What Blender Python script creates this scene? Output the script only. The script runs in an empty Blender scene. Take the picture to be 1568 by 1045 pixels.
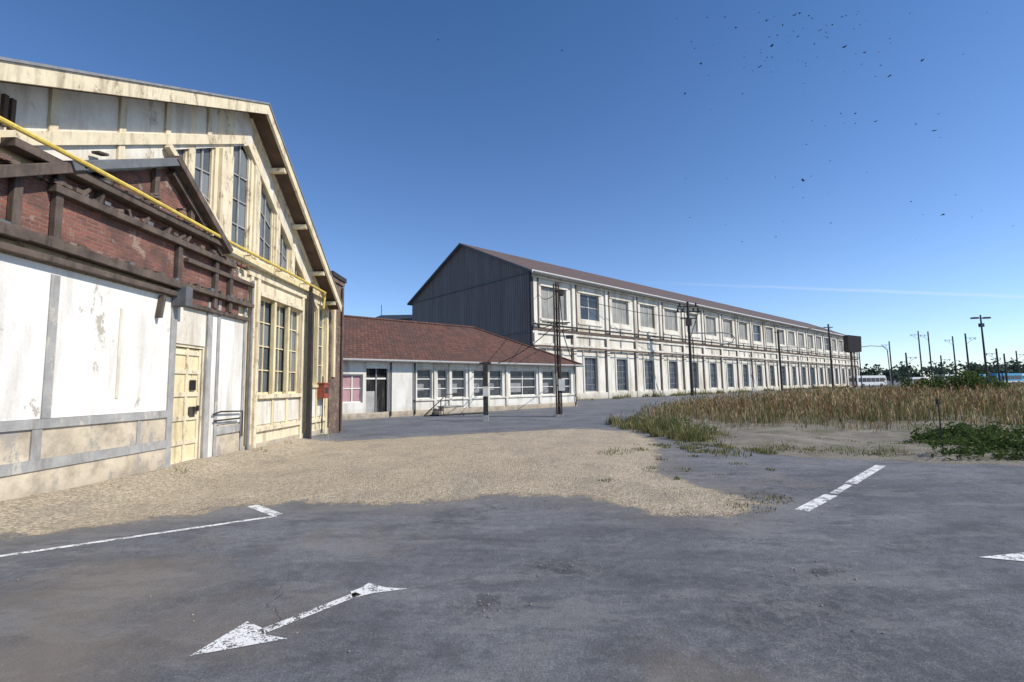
import bpy, bmesh, math, random
import numpy as np
from mathutils import Vector, Matrix
random.seed(7); rng=np.random.default_rng(7)
sc=bpy.context.scene
sc.view_settings.view_transform='Standard'; sc.view_settings.look='None'; sc.view_settings.exposure=0

# ---------------------------------------------------------------- materials
class NT:
    def __init__(s,name):
        s.m=bpy.data.materials.new(name); s.m.use_nodes=True; s.t=s.m.node_tree; s.t.nodes.clear()
        s.out=s.n('ShaderNodeOutputMaterial')
    def n(s,ty,**k):
        nd=s.t.nodes.new(ty)
        for a,b in k.items(): setattr(nd,a,b)
        return nd
    def l(s,a,b): s.t.links.new(a,b)
    def setin(s,nd,i,v):
        if v is None: return
        if hasattr(v,'links') or isinstance(v,bpy.types.NodeSocket): s.l(v,nd.inputs[i])
        else: nd.inputs[i].default_value=v
    def pos(s,scale=(1,1,1),rot=(0,0,0),loc=(0,0,0)):
        g=s.n('ShaderNodeNewGeometry'); m=s.n('ShaderNodeMapping')
        m.inputs['Scale'].default_value=scale; m.inputs['Rotation'].default_value=rot; m.inputs['Location'].default_value=loc
        s.l(g.outputs['Position'],m.inputs['Vector']); return m.outputs[0]
    def noise(s,vec,scale,detail=4,rough=.55,dist=0):
        q=s.n('ShaderNodeTexNoise'); s.l(vec,q.inputs['Vector']); q.inputs['Scale'].default_value=scale
        q.inputs['Detail'].default_value=min(detail,6); q.inputs['Roughness'].default_value=rough; q.inputs['Distortion'].default_value=dist
        return q.outputs['Fac']
    def ramp(s,fac,a,b):
        r=s.n('ShaderNodeMapRange'); r.clamp=True
        s.setin(r,0,fac); r.inputs[1].default_value=a; r.inputs[2].default_value=b
        return r.outputs[0]
    def mix(s,fac,a,b,mode='MIX'):
        m=s.n('ShaderNodeMix',data_type='RGBA',blend_type=mode)
        s.setin(m,0,fac)
        for i,v in ((6,a),(7,b)):
            if isinstance(v,tuple): m.inputs[i].default_value=(v+(1,))[:4]
            else: s.l(v,m.inputs[i])
        return m.outputs[2]
    def math(s,op,a,b=0.,c=None):
        m=s.n('ShaderNodeMath',operation=op); s.setin(m,0,a); s.setin(m,1,b)
        if c is not None: s.setin(m,2,c)
        return m.outputs[0]
    def bump(s,h,st,dist=.02):
        b=s.n('ShaderNodeBump'); s.l(h,b.inputs['Height']); b.inputs['Strength'].default_value=st; b.inputs['Distance'].default_value=dist
        return b.outputs[0]
    def pbr(s,col,rough=.8,metal=0,normal=None,spec=.3):
        p=s.n('ShaderNodeBsdfPrincipled')
        if isinstance(col,tuple): p.inputs['Base Color'].default_value=(col+(1,))[:4]
        else: s.l(col,p.inputs['Base Color'])
        s.setin(p,'Roughness',rough); p.inputs['Metallic'].default_value=metal
        p.inputs['Specular IOR Level'].default_value=spec
        if normal is not None: s.l(normal,p.inputs['Normal'])
        return p.outputs[0]
    def done(s,sh): s.l(sh,s.out.inputs[0]); return s.m

def weathered(name,c1,c2,scale=1.5,rough=.85,bump=.3,dirt=(.2,.16,.12),damt=.5,streak=True,dth=(.52,.72),fine=25,spec=.25,peel=None,pth=.62,pscale=2.2,foot=None):
    t=NT(name); P=t.pos()
    a=t.noise(P,scale,5,.6); col=t.mix(t.ramp(a,.35,.65),c1,c2)
    sp=t.pos(scale=(1,1,.14)) if streak else P
    d=t.noise(sp,scale*2.2,5,.65); dm=t.math('MULTIPLY',t.ramp(d,*dth),damt)
    col=t.mix(dm,col,dirt)
    f=t.noise(P,fine,4,.7); col=t.mix(.35,col,t.mix(f,(.45,.45,.45),(1.25,1.25,1.25)),'MULTIPLY')
    col=t.mix(t.ramp(f,.66,.72),col,t.mix(.6,col,dirt))
    h=f
    if peel:
        q=t.noise(t.pos(scale=(1,1,.55)),pscale,6,.75); pm=t.ramp(t.math('ADD',q,t.math('MULTIPLY',t.math('SUBTRACT',f,.5),.12)),pth,pth+.012)
        col=t.mix(t.math('MULTIPLY',pm,.85),col,peel)
        halo=t.math('MULTIPLY',t.ramp(q,pth-.09,pth),.35); col=t.mix(halo,col,t.mix(.5,col,peel)); h=t.math('SUBTRACT',f,pm)
    if foot:   # rain splash and rising damp close to the ground
        g=t.n('ShaderNodeNewGeometry'); s=t.n('ShaderNodeSeparateXYZ'); t.l(g.outputs['Position'],s.inputs[0])
        zz=t.math('ADD',s.outputs[2],t.math('MULTIPLY',t.math('SUBTRACT',a,.5),foot*1.5)); col=t.mix(t.math('MULTIPLY',t.ramp(zz,foot,0.),.6),col,dirt)
    return t.done(t.pbr(col,rough,normal=t.bump(h,bump,.01),spec=spec))

M={}
M['plaster']=weathered('white_plaster',(.84,.82,.76),(.74,.71,.65),.9,dirt=(.38,.31,.23),damt=.7,dth=(.49,.74),peel=(.40,.35,.28),pth=.64,pscale=1.7)
M['panel']=weathered('offwhite_panel',(.80,.76,.66),(.66,.60,.49),1.3,dirt=(.35,.28,.19),damt=.6,dth=(.48,.7),peel=(.42,.34,.24),pth=.62)
M['cream']=weathered('cream_paint',(.78,.69,.49),(.68,.58,.40),2.2,dirt=(.24,.18,.12),damt=.7,peel=(.30,.23,.16),pth=.60,pscale=4)
M['yellowcream']=weathered('yellow_cream_paint',(.79,.69,.43),(.68,.57,.34),2.2,dirt=(.27,.20,.12),damt=.6,peel=(.32,.25,.16),pth=.62,pscale=4)
M['grey']=weathered('grey_paint',(.42,.41,.39),(.30,.295,.28),2.5,dirt=(.16,.14,.12),damt=.6,peel=(.5,.46,.38),pth=.60,pscale=4)
M['base']=weathered('stained_base_plaster',(.70,.60,.45),(.50,.42,.31),1.0,dirt=(.24,.20,.15),damt=.8,streak=False,dth=(.45,.7),peel=(.33,.31,.28),pth=.57,pscale=1.6,foot=.5)
M['timber']=weathered('dark_timber',(.085,.066,.055),(.16,.12,.095),3,dirt=(.03,.025,.022),damt=.7,bump=.9)
M['soffit']=weathered('soffit_boards',(.13,.09,.065),(.09,.06,.045),3,dirt=(.03,.025,.02),damt=.5)
M['slate']=weathered('grey_flashing',(.17,.18,.19),(.12,.125,.13),3,dirt=(.06,.06,.06),damt=.6)
M['darkmetal']=weathered('dark_metal',(.035,.035,.038),(.06,.055,.05),5,rough=.6,dirt=(.10,.05,.03),damt=.5)
M['rustpole']=weathered('rusty_steel',(.11,.075,.055),(.16,.11,.085),3,rough=.75,dirt=(.04,.03,.025),damt=.7)
M['greymetal']=weathered('grey_metal',(.22,.22,.22),(.3,.3,.3),5,rough=.5,dirt=(.12,.09,.06),damt=.4)
M['facade']=weathered('white_facade',(.78,.74,.65),(.68,.64,.54),.35,dirt=(.34,.28,.20),damt=.8,dth=(.47,.7),fine=9,foot=.9)
M['lowwall']=weathered('low_building_render',(.80,.78,.71),(.70,.67,.60),.7,dirt=(.36,.31,.24),damt=.7,dth=(.48,.72),foot=.6,peel=(.42,.38,.32),pth=.64,pscale=1.2)
M['beige']=weathered('beige_translucent_panel',(.25,.245,.22),(.36,.35,.31),.5,dirt=(.16,.155,.14),damt=.6,fine=9,rough=.35)
M['brownpipe']=weathered('brown_downpipe',(.11,.08,.065),(.16,.115,.09),2,dirt=(.05,.04,.03),damt=.5)
M['yellow']=weathered('yellow_pipe_paint',(.78,.60,.14),(.68,.48,.10),5,rough=.45,dirt=(.3,.2,.08),damt=.5)
M['red']=weathered('red_paint',(.35,.10,.06),(.25,.06,.04),4,dirt=(.1,.05,.04),damt=.5)
M['pink']=weathered('faded_pink_shutter',(.50,.30,.31),(.42,.25,.26),2,dirt=(.25,.18,.17),damt=.5)
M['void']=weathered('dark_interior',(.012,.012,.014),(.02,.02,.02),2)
M['stone']=weathered('loose_stone',(.34,.29,.23),(.22,.20,.18),6,bump=.8)

def glass(name,c1,c2,rough=.08,spec=.5):
    t=NT(name); g=t.n('ShaderNodeNewGeometry'); P=t.pos()
    col=t.mix(g.outputs['Random Per Island'],c1,c2)
    d=t.noise(P,2.5,5,.7); col=t.mix(t.math('MULTIPLY',t.ramp(d,.5,.75),.4),col,(.17,.165,.15))
    ro=t.math('ADD',t.math('MULTIPLY',t.ramp(d,.4,.7),.25),rough)
    return t.done(t.pbr(col,ro,spec=spec))
M['glass']=glass('window_glass',(.02,.025,.03),(.06,.07,.08),spec=.35)
M['glassdusty']=glass('dusty_glass',(.07,.085,.095),(.20,.22,.23),.2)
M['glassblue']=glass('hall_glass',(.03,.04,.052),(.08,.10,.125),.12,spec=.35)

def brickmat(name,c1,c2,dk):
    t=NT(name); g=t.n('ShaderNodeNewGeometry'); s=t.n('ShaderNodeSeparateXYZ'); t.l(g.outputs['Position'],s.inputs[0])
    c=t.n('ShaderNodeCombineXYZ'); t.l(t.math('ADD',s.outputs[1],s.outputs[0]),c.inputs[0]); t.l(s.outputs[2],c.inputs[1])
    P=t.pos(); nz=t.n('ShaderNodeTexNoise'); nz.inputs['Scale'].default_value=6; t.l(P,nz.inputs['Vector'])
    add=t.n('ShaderNodeVectorMath',operation='MULTIPLY_ADD'); t.l(nz.outputs['Color'],add.inputs[0]); add.inputs[1].default_value=(.03,.03,0); t.l(c.outputs[0],add.inputs[2])
    b=t.n('ShaderNodeTexBrick'); t.l(add.outputs[0],b.inputs['Vector']); b.inputs['Scale'].default_value=1
    b.inputs['Brick Width'].default_value=.22; b.inputs['Row Height'].default_value=.066; b.inputs['Mortar Size'].default_value=.007; b.inputs['Mortar Smooth'].default_value=.3
    b.inputs['Color1'].default_value=c1+(1,); b.inputs['Color2'].default_value=c2+(1,); b.inputs['Mortar'].default_value=(.24,.19,.16,1); b.inputs['Bias'].default_value=-.1
    n1=t.noise(P,1.3,5,.65); col=t.mix(t.math('MULTIPLY',t.ramp(n1,.45,.62),dk),b.outputs['Color'],(.085,.06,.05))
    n2=t.noise(P,2.7,5,.7); col=t.mix(t.math('MULTIPLY',t.ramp(n2,.57,.64),.6),col,(.40,.30,.23))
    h=t.math('SUBTRACT',t.noise(P,30,5),t.math('MULTIPLY',b.outputs['Fac'],.8))
    return t.done(t.pbr(col,.9,normal=t.bump(h,.9,.018)))
M['brick']=brickmat('old_red_brick',(.27,.105,.075),(.17,.075,.058),.7)
M['brownbrick']=brickmat('brown_brick',(.22,.145,.10),(.15,.10,.075),.7)

def tilemat():
    t=NT('red_roof_tiles'); P=t.pos(rot=(0,0,-math.radians(42.4)))
    s=t.n('ShaderNodeSeparateXYZ'); t.l(P,s.inputs[0])
    c=t.n('ShaderNodeCombineXYZ'); t.l(s.outputs[0],c.inputs[0]); t.l(t.math('MULTIPLY',s.outputs[1],1.13),c.inputs[1])
    b=t.n('ShaderNodeTexBrick'); t.l(c.outputs[0],b.inputs['Vector']); b.inputs['Scale'].default_value=1
    b.inputs['Brick Width'].default_value=.26; b.inputs['Row Height'].default_value=.33; b.inputs['Mortar Size'].default_value=.016
    b.inputs['Color1'].default_value=(.165,.074,.052,1); b.inputs['Color2'].default_value=(.095,.048,.037,1); b.inputs['Mortar'].default_value=(.03,.018,.016,1)
    W=t.pos(); n1=t.noise(W,.5,5,.65); col=t.mix(t.math('MULTIPLY',t.ramp(n1,.42,.66),.7),b.outputs['Color'],(.07,.045,.036))
    n2=t.noise(W,4,5,.7); col=t.mix(t.math('MULTIPLY',t.ramp(n2,.56,.68),.4),col,(.19,.13,.095))
    return t.done(t.pbr(col,.85,normal=t.bump(t.math('MULTIPLY',b.outputs['Fac'],-1.),.7,.03)))
M['tiles']=tilemat()

def corrug(name,c1,c2,axis,scale):
    t=NT(name); g=t.n('ShaderNodeNewGeometry'); d=t.n('ShaderNodeVectorMath',operation='DOT_PRODUCT')
    t.l(g.outputs['Position'],d.inputs[0]); d.inputs[1].default_value=axis
    w=t.math('SINE',t.math('MULTIPLY',d.outputs['Value'],scale)); Ps=t.pos(scale=(1,1,.1))
    n=t.noise(Ps,1.2,5,.65); col=t.mix(t.ramp(n,.35,.68),c1,c2)
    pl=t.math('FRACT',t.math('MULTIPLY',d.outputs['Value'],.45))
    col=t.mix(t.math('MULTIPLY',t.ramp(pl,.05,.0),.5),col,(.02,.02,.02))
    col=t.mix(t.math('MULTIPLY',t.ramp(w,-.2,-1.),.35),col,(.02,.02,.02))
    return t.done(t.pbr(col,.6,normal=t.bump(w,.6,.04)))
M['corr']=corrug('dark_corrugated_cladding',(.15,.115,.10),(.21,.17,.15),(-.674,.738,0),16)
M['hallroof']=corrug('brown_corrugated_roof',(.11,.075,.06),(.16,.115,.09),(.738,.674,0),8)

def groundmat():
    t=NT('yard_ground'); P=t.pos()
    def attr(nm):
        a=t.n('ShaderNodeAttribute'); a.attribute_name=nm; return a.outputs['Fac']
    g=attr('gravel'); v=attr('veg'); st=attr('stain_shade'); dust=attr('dust')
    n1=t.noise(P,.45,5,.6,.4); col=t.mix(t.ramp(n1,.35,.65),(.115,.120,.131),(.185,.190,.202))
    n2=t.noise(P,55,4,.85); col=t.mix(.9,col,t.mix(t.ramp(n2,.25,.75),(.35,.35,.35),(1.65,1.65,1.65)),'MULTIPLY')
    n3=t.noise(P,9,6,.75); col=t.mix(.6,col,t.mix(t.ramp(n3,.2,.8),(.35,.35,.35),(1.55,1.55,1.55)),'MULTIPLY')
    nm=t.noise(t.pos(scale=(.7,1.3,1),rot=(0,0,.2)),1.6,6,.72); col=t.mix(t.math('MULTIPLY',t.ramp(nm,.51,.60),.5),col,(.070,.073,.080))
    n4=t.noise(t.pos(scale=(.35,1.6,1),rot=(0,0,.5)),1.0,6,.65); col=t.mix(t.math('MULTIPLY',t.ramp(n4,.5,.6),.35),col,(.085,.088,.096))
    n5=t.noise(t.pos(scale=(.5,1.4,1),rot=(0,0,-.35),loc=(7,3,0)),1.3,6,.72); col=t.mix(t.math('MULTIPLY',t.ramp(n5,.54,.58),.35),col,(.25,.25,.245))
    vo=t.n('ShaderNodeTexVoronoi'); t.l(P,vo.inputs['Vector']); vo.inputs['Scale'].default_value=60
    chip=t.math('MULTIPLY',t.ramp(vo.outputs['Distance'],.26,.12),t.ramp(n3,.42,.58))
    col=t.mix(t.math('MULTIPLY',chip,.6),col,(.42,.41,.38))
    nd=t.noise(t.pos(loc=(4.,2.,0)),.55,6,.65,.6)
    dm=t.math('MULTIPLY',t.ramp(t.math('ADD',nd,dust),.64,.92),.65)
    col=t.mix(dm,col,(.24,.20,.155))
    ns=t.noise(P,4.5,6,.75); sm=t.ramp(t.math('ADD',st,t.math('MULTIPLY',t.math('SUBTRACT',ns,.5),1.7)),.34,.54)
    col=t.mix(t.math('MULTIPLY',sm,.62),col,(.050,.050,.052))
    srim=t.ramp(t.math('ABSOLUTE',t.math('SUBTRACT',t.math('ADD',st,t.math('MULTIPLY',t.math('SUBTRACT',ns,.5),1.7)),.30)),.05,.0)
    col=t.mix(t.math('MULTIPLY',srim,.25),col,(.33,.31,.28))
    wn=t.n('ShaderNodeTexNoise'); wn.inputs['Scale'].default_value=1.3; wn.inputs['Detail'].default_value=5; t.l(P,wn.inputs['Vector'])
    wa=t.n('ShaderNodeVectorMath',operation='MULTIPLY_ADD'); t.l(wn.outputs['Color'],wa.inputs[0]); wa.inputs[1].default_value=(1.1,1.1,0); t.l(P,wa.inputs[2])
    vc=t.n('ShaderNodeTexVoronoi',feature='DISTANCE_TO_EDGE'); t.l(wa.outputs[0],vc.inputs['Vector']); vc.inputs['Scale'].default_value=.42
    cm=t.math('MULTIPLY',t.ramp(vc.outputs['Distance'],.003,.0006),t.ramp(t.noise(P,.6,3),.55,.63))
    col=t.mix(t.math('MULTIPLY',cm,.15),col,(.05,.05,.05))
    ng=t.noise(P,.7,5,.65); gc=t.mix(t.ramp(ng,.3,.7),(.54,.455,.33),(.42,.35,.255))
    vg=t.n('ShaderNodeTexVoronoi'); t.l(P,vg.inputs['Vector']); vg.inputs['Scale'].default_value=34
    gc=t.mix(.85,gc,t.mix(vg.outputs['Color'],(.45,.43,.40),(1.45,1.45,1.45)),'MULTIPLY')
    ng2=t.noise(P,16,6,.75); gc=t.mix(.6,gc,t.mix(ng2,(.25,.23,.21),(1.7,1.7,1.7)),'MULTIPLY')
    ng3=t.noise(t.pos(scale=(1,.6,1),loc=(3,8,0)),1.1,6,.7); gc=t.mix(t.math('MULTIPLY',t.ramp(ng3,.52,.62),.4),gc,(.27,.24,.195))
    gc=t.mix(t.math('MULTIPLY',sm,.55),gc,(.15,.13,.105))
    ed=t.math('ADD',t.math('MULTIPLY',t.math('SUBTRACT',t.noise(P,1.4,6,.7),.5),1.5),t.math('MULTIPLY',t.math('SUBTRACT',n2,.5),.4))
    ge=t.math('ADD',g,ed)
    gm=t.ramp(ge,-.05,.09)
    rim=t.ramp(t.math('ABSOLUTE',ge),.16,.0)
    gc=t.mix(t.math('MULTIPLY',rim,.4),gc,(.19,.16,.13))
    col=t.mix(t.math('MULTIPLY',t.ramp(ge,-.8,0.),.3),col,(.27,.23,.18))
    col=t.mix(gm,col,gc)
    vs=t.mix(t.ramp(t.noise(P,1.1,6,.7),.35,.65),(.34,.30,.24),(.20,.175,.14))
    vs=t.mix(.6,vs,t.mix(t.noise(P,20,5,.8),(.3,.3,.3),(1.6,1.6,1.6)),'MULTIPLY')
    vs=t.mix(t.math('MULTIPLY',t.ramp(t.noise(P,.8,5,.7),.50,.60),.55),vs,(.12,.13,.055))
    vm=t.ramp(t.math('ADD',v,ed),-.05,.15)
    col=t.mix(vm,col,vs)
    any_=t.math('MAXIMUM',gm,vm)
    h=t.math('ADD',t.math('MULTIPLY',n2,.9),t.math('ADD',n3,t.math('MULTIPLY',t.math('MULTIPLY',any_,t.math('ADD',ng2,t.math('MULTIPLY',vg.outputs['Distance'],-.8))),2.)))
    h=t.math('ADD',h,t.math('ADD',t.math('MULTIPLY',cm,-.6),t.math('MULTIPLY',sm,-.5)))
    return t.done(t.pbr(col,.88,normal=t.bump(h,1.,.016),spec=.3))
M['ground']=groundmat()

def paintmat():
    t=NT('worn_road_paint'); P=t.pos()
    a=t.noise(P,7,6,.75); b=t.noise(P,60,4,.7)
    m=t.ramp(t.math('ADD',a,t.math('MULTIPLY',t.math('SUBTRACT',b,.5),.9)),.42,.47)
    col=t.mix(t.noise(P,3,4),(.82,.82,.80),(.62,.61,.59))
    tr=t.n('ShaderNodeBsdfTransparent'); mx=t.n('ShaderNodeMixShader'); t.l(m,mx.inputs[0]); t.l(tr.outputs[0],mx.inputs[1]); t.l(t.pbr(col,.8,normal=t.bump(b,.5,.01)),mx.inputs[2])
    return t.done(mx.outputs[0])
M['paint']=paintmat()

def leafmat(name,attr='Col',trans=.3):
    t=NT(name); a=t.n('ShaderNodeAttribute'); a.attribute_name=attr
    d=t.n('ShaderNodeBsdfDiffuse'); t.l(a.outputs['Color'],d.inputs[0]); tr=t.n('ShaderNodeBsdfTranslucent'); t.l(a.outputs['Color'],tr.inputs[0])
    mx=t.n('ShaderNodeMixShader'); mx.inputs[0].default_value=trans; t.l(d.outputs[0],mx.inputs[1]); t.l(tr.outputs[0],mx.inputs[2])
    return t.done(mx.outputs[0])
M['leaf']=leafmat('plant_foliage')
def simple(name,c,r=.5,metal=0,spec=.5):
    t=NT(name); n=t.noise(t.pos(),4,4); return t.done(t.pbr(t.mix(t.ramp(n,.3,.7),c,tuple(x*.8 for x in c)),r,metal,spec=spec))
M['buswhite']=simple('white_vehicle_paint',(.75,.76,.77),.3)
M['busblue']=simple('blue_vehicle_paint',(.05,.32,.55),.3)
M['rubber']=simple('tyre_rubber',(.02,.02,.02),.9)
M['bird']=simple('dark_feathers',(.015,.015,.015),.9)
M['white']=simple('white_enamel',(.76,.74,.68),.5)

# ---------------------------------------------------------------- mesh builder
def link(o): sc.collection.objects.link(o); return o
def empty(name,loc):
    o=bpy.data.objects.new(name,None); o.location=loc; o.empty_display_size=.5; return link(o)
class Fr:
    def __init__(s,o,U,N): s.o=o; s.U=U; s.N=N
    def __call__(s,u,n,z): return Vector((s.o[0]+s.U[0]*u+s.N[0]*n, s.o[1]+s.U[1]*u+s.N[1]*n, z))
I=Fr((0,0),(1,0),(0,1))
class MB:
    def __init__(s,F=I): s.v=[]; s.f=[]; s.mi=[]; s.mats=[]; s.F=F
    def m(s,k):
        if k not in s.mats: s.mats.append(k)
        return s.mats.index(k)
    def add(s,vs,fs,k):
        b=len(s.v); s.v+=[tuple(x) for x in vs]; s.f+=[[b+i for i in f] for f in fs]; s.mi+=[s.m(k)]*len(fs)
    def box(s,u0,u1,n0,n1,z0,z1,k):
        F=s.F; vs=[F(u,n,z) for z in (z0,z1) for n in (n0,n1) for u in (u0,u1)]
        s.add(vs,[(0,1,3,2),(4,6,7,5),(0,4,5,1),(2,3,7,6),(0,2,6,4),(1,5,7,3)],k)
    def quad(s,pts,k): s.add([s.F(*p) for p in pts],[tuple(range(len(pts)))],k)
    def prism(s,poly,n0,n1,k):
        N=len(poly); vs=[s.F(u,n0,z) for u,z in poly]+[s.F(u,n1,z) for u,z in poly]
        s.add(vs,[tuple(range(N)),tuple(range(2*N-1,N-1,-1))]+[(i,(i+1)%N,N+(i+1)%N,N+i) for i in range(N)],k)
    def beam(s,a,b,w,n0,n1,k):   # a,b =(u,z)
        d=Vector((b[0]-a[0],b[1]-a[1])).normalized(); q=Vector((-d.y,d.x))*w/2
        s.prism([(a[0]+q.x,a[1]+q.y),(a[0]-q.x,a[1]-q.y),(b[0]-q.x,b[1]-q.y),(b[0]+q.x,b[1]+q.y)],n0,n1,k)
    def tube(s,pts,r,k,sides=8,local=True,r2=None):
        P=[s.F(*p) if local else Vector(p) for p in pts]; vs=[];n=len(P)
        for i,p in enumerate(P):
            d=(P[min(i+1,n-1)]-P[max(i-1,0)]).normalized(); up=Vector((0,0,1)) if abs(d.z)<.9 else Vector((1,0,0))
            a=d.cross(up).normalized(); b=d.cross(a); rr=r if r2 is None else r+(r2-r)*i/(n-1)
            vs+=[p+(a*math.cos(t)+b*math.sin(t))*rr for t in [2*math.pi*j/sides for j in range(sides)]]
        fs=[(i*sides+j,i*sides+(j+1)%sides,(i+1)*sides+(j+1)%sides,(i+1)*sides+j) for i in range(n-1) for j in range(sides)]
        fs+=[tuple(range(sides)),tuple(range((n-1)*sides,n*sides))]
        s.add(vs,fs,k)
    def wall(s,u0,u1,z0,z1,ops,k,rev='cream',n=0,depth=.14):
        us=sorted({u0,u1,*[o[0] for o in ops],*[o[1] for o in ops]}); zs=sorted({z0,z1,*[o[2] for o in ops],*[o[3] for o in ops]})
        for a,b in zip(us,us[1:]):
            for c,d in zip(zs,zs[1:]):
                if any(o[0]<=(a+b)/2<=o[1] and o[2]<=(c+d)/2<=o[3] for o in ops): continue
                s.quad([(a,n,c),(b,n,c),(b,n,d),(a,n,d)],k)
        for a,b,c,d in [o[:4] for o in ops]:
            m=n-depth
            s.quad([(a,n,c),(a,m,c),(a,m,d),(a,n,d)],rev); s.quad([(b,n,c),(b,m,c),(b,m,d),(b,n,d)],rev)
            s.quad([(a,n,c),(b,n,c),(b,m,c),(a,m,c)],rev); s.quad([(a,n,d),(b,n,d),(b,m,d),(a,m,d)],rev)
    def window(s,a,b,c,d,nu,nz,gk,fk,n=0,depth=.14,fw=.06,mw=.03):
        m=n-depth
        for i in range(nu):
            for j in range(nz):
                x0=a+(b-a)*i/nu; x1=a+(b-a)*(i+1)/nu; y0=c+(d-c)*j/nz; y1=c+(d-c)*(j+1)/nz; e=random.uniform(-.006,.006)
                s.quad([(x0,m+e,y0),(x1,m-e,y0),(x1,m-e,y1),(x0,m+e,y1)],gk)
        m2=m+.012
        s.box(a,a+fw,m2,m2+.05,c,d,fk); s.box(b-fw,b,m2,m2+.05,c,d,fk)
        s.box(a+fw,b-fw,m2,m2+.048,c,c+fw,fk); s.box(a+fw,b-fw,m2,m2+.048,d-fw,d,fk)
        for i in range(1,nu):
            x=a+(b-a)*i/nu; s.box(x-mw/2,x+mw/2,m2,m2+.035,c+fw,d-fw,fk)
        for j in range(1,nz):
            y=c+(d-c)*j/nz; s.box(a+fw,b-fw,m2,m2+.030,y-mw/2,y+mw/2,fk)
    def obj(s,name,parent=None,recalc=True,smooth=False,bevel=0):
        me=bpy.data.meshes.new(name); o=bpy.data.objects.new(name,me); link(o)
        off=Vector((0,0,0))
        if parent is not None: o.parent=parent; off=Vector(parent.location)
        me.from_pydata([(x-off.x,y-off.y,z-off.z) for x,y,z in s.v],[],s.f)
        for k in s.mats: me.materials.append(M[k])
        me.polygons.foreach_set('material_index',s.mi)
        if recalc:
            bm=bmesh.new(); bm.from_mesh(me); bmesh.ops.recalc_face_normals(bm,faces=bm.faces); bm.to_mesh(me); bm.free()
        if smooth: me.polygons.foreach_set('use_smooth',[True]*len(me.polygons))
        if bevel:
            b=o.modifiers.new('bevel','BEVEL'); b.width=bevel; b.segments=2; b.limit_method='ANGLE'
        me.update(); return o

# ---------------------------------------------------------------- ground
def sdf(poly,X,Y):
    px=np.array(poly); d=np.full(X.shape,1e9); ins=np.zeros(X.shape,bool); n=len(px)
    for i in range(n):
        ax,ay=px[i]; bx,by=px[(i+1)%n]; ex,ey=bx-ax,by-ay
        t=np.clip(((X-ax)*ex+(Y-ay)*ey)/(ex*ex+ey*ey+1e-9),0,1)
        d=np.minimum(d,np.hypot(X-ax-t*ex,Y-ay-t*ey))
        c=((ay>Y)!=(by>Y))&(X<(bx-ax)*(Y-ay)/(by-ay+1e-12)+ax); ins^=c
    return np.where(ins,d,-d)
GRAV=[(-7.5,5.2),(-6.3,5.8),(-5.1,6.5),(-3.9,7.55),(-1.5,7.3),(-0.2,7.9),(1.1,7.5),(1.9,6.5),(2.7,6.35),(3.5,7.0),(3.2,8.2),(2.7,9.6),(3.6,12),(4.3,15),(4.3,18.0),(2.6,19.6),(-1.5,18.2),(-6.0,16.2),(-7.5,15.5)]
VEG=[(4.2,18.6),(5.2,15.2),(5.6,12.6),(6.2,11.3),(9.6,9.6),(14,8.2),(60,5),(400,60),(400,420),(131,148),(24,53),(12.4,41),(6,25)]
def grid(fine0,fine1,st,mid0,mid1,st2,far):
    a=list(np.arange(fine0,fine1,st)); b=list(np.arange(fine1,mid1,st2)); c=list(np.arange(fine0-st2,mid0,-st2))[::-1]
    hi=[mid1];s=st2
    while hi[-1]<far: s*=1.25; hi.append(hi[-1]+s)
    lo=[mid0];s=st2
    while lo[-1]>-far: s*=1.25; lo.append(lo[-1]-s)
    return np.array(lo[::-1]+c[1:]+a+b+hi)
xs=grid(-7.6,8,.12,-14,30,.5,4000); ys=grid(2,12,.12,-6,46,.5,4000)
X,Y=np.meshgrid(xs,ys); 
def sm(t): t=np.clip(t,0,1); return t*t*(3-2*t)
Z=sm((-5.75-X)/1.3)*sm((X+9)/.5)*(.30-.012*(Y-6))*sm((Y-3)/3)*sm((20-Y)/3); Z=np.maximum(Z,0)
g=np.clip(sdf(GRAV,X,Y),-5,5); v=np.clip(sdf(VEG,X,Y),-5,5)
Z+=np.where(g>0,np.clip(g,0,.6)*.03*(1+np.sin(X*3.1+Y)*np.cos(Y*2.3-X)),0)
Z+=np.where(v>0,sm(v/3)*.10*(1+np.sin(X*1.1)*np.cos(Y*.9)),0)
def gs(cx,cy,r,s=1,ry=None): return s*np.exp(-((X-cx)**2/(r*r)+(Y-cy)**2/((ry or r)**2)))
st=gs(.42,4.7,.34,.62,.2)+gs(-.2,3.95,.28,.55)+gs(2.75,4.55,.28,.5,.15)+gs(-.45,7.1,.3,.35)+gs(3.6,7.6,.9,.42,.6)+gs(3.2,9.5,1.0,.34)+gs(1.9,3.4,.8,.26)+gs(4.6,8.6,1.2,.22)+gs(2.4,6.4,.6,.4,.3)+gs(-1.0,6.3,.5,.28)+gs(3.8,12,1.3,.3)+gs(8.2,7.4,1.5,.34)+gs(1.2,5.6,.5,.26,.2)+gs(2.4,4.1,1.0,.2,.5)+gs(.6,6.9,1.1,.24,.3)+gs(-3.0,5.9,.6,.22,.3)+gs(4.2,5.2,.5,.25,.2)  # ground stains; the far-right one is a cast shadow painted into the colour
dust=gs(-3.6,4.6,1.2,.36)+gs(-1.6,5.9,1.0,.2)+gs(-2.7,3.1,1.0,.35)+gs(1.0,2.6,1.2,.28)+gs(4,10,2.5,.2)
me=bpy.data.meshes.new('ground'); nx,ny=len(xs),len(ys)
co=np.stack([X,Y,Z],-1).reshape(-1,3); idx=np.arange(nx*ny).reshape(ny,nx)
q=np.stack([idx[:-1,:-1],idx[:-1,1:],idx[1:,1:],idx[1:,:-1]],-1).reshape(-1,4)
me.from_pydata(co.tolist(),[],q.tolist())
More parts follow.
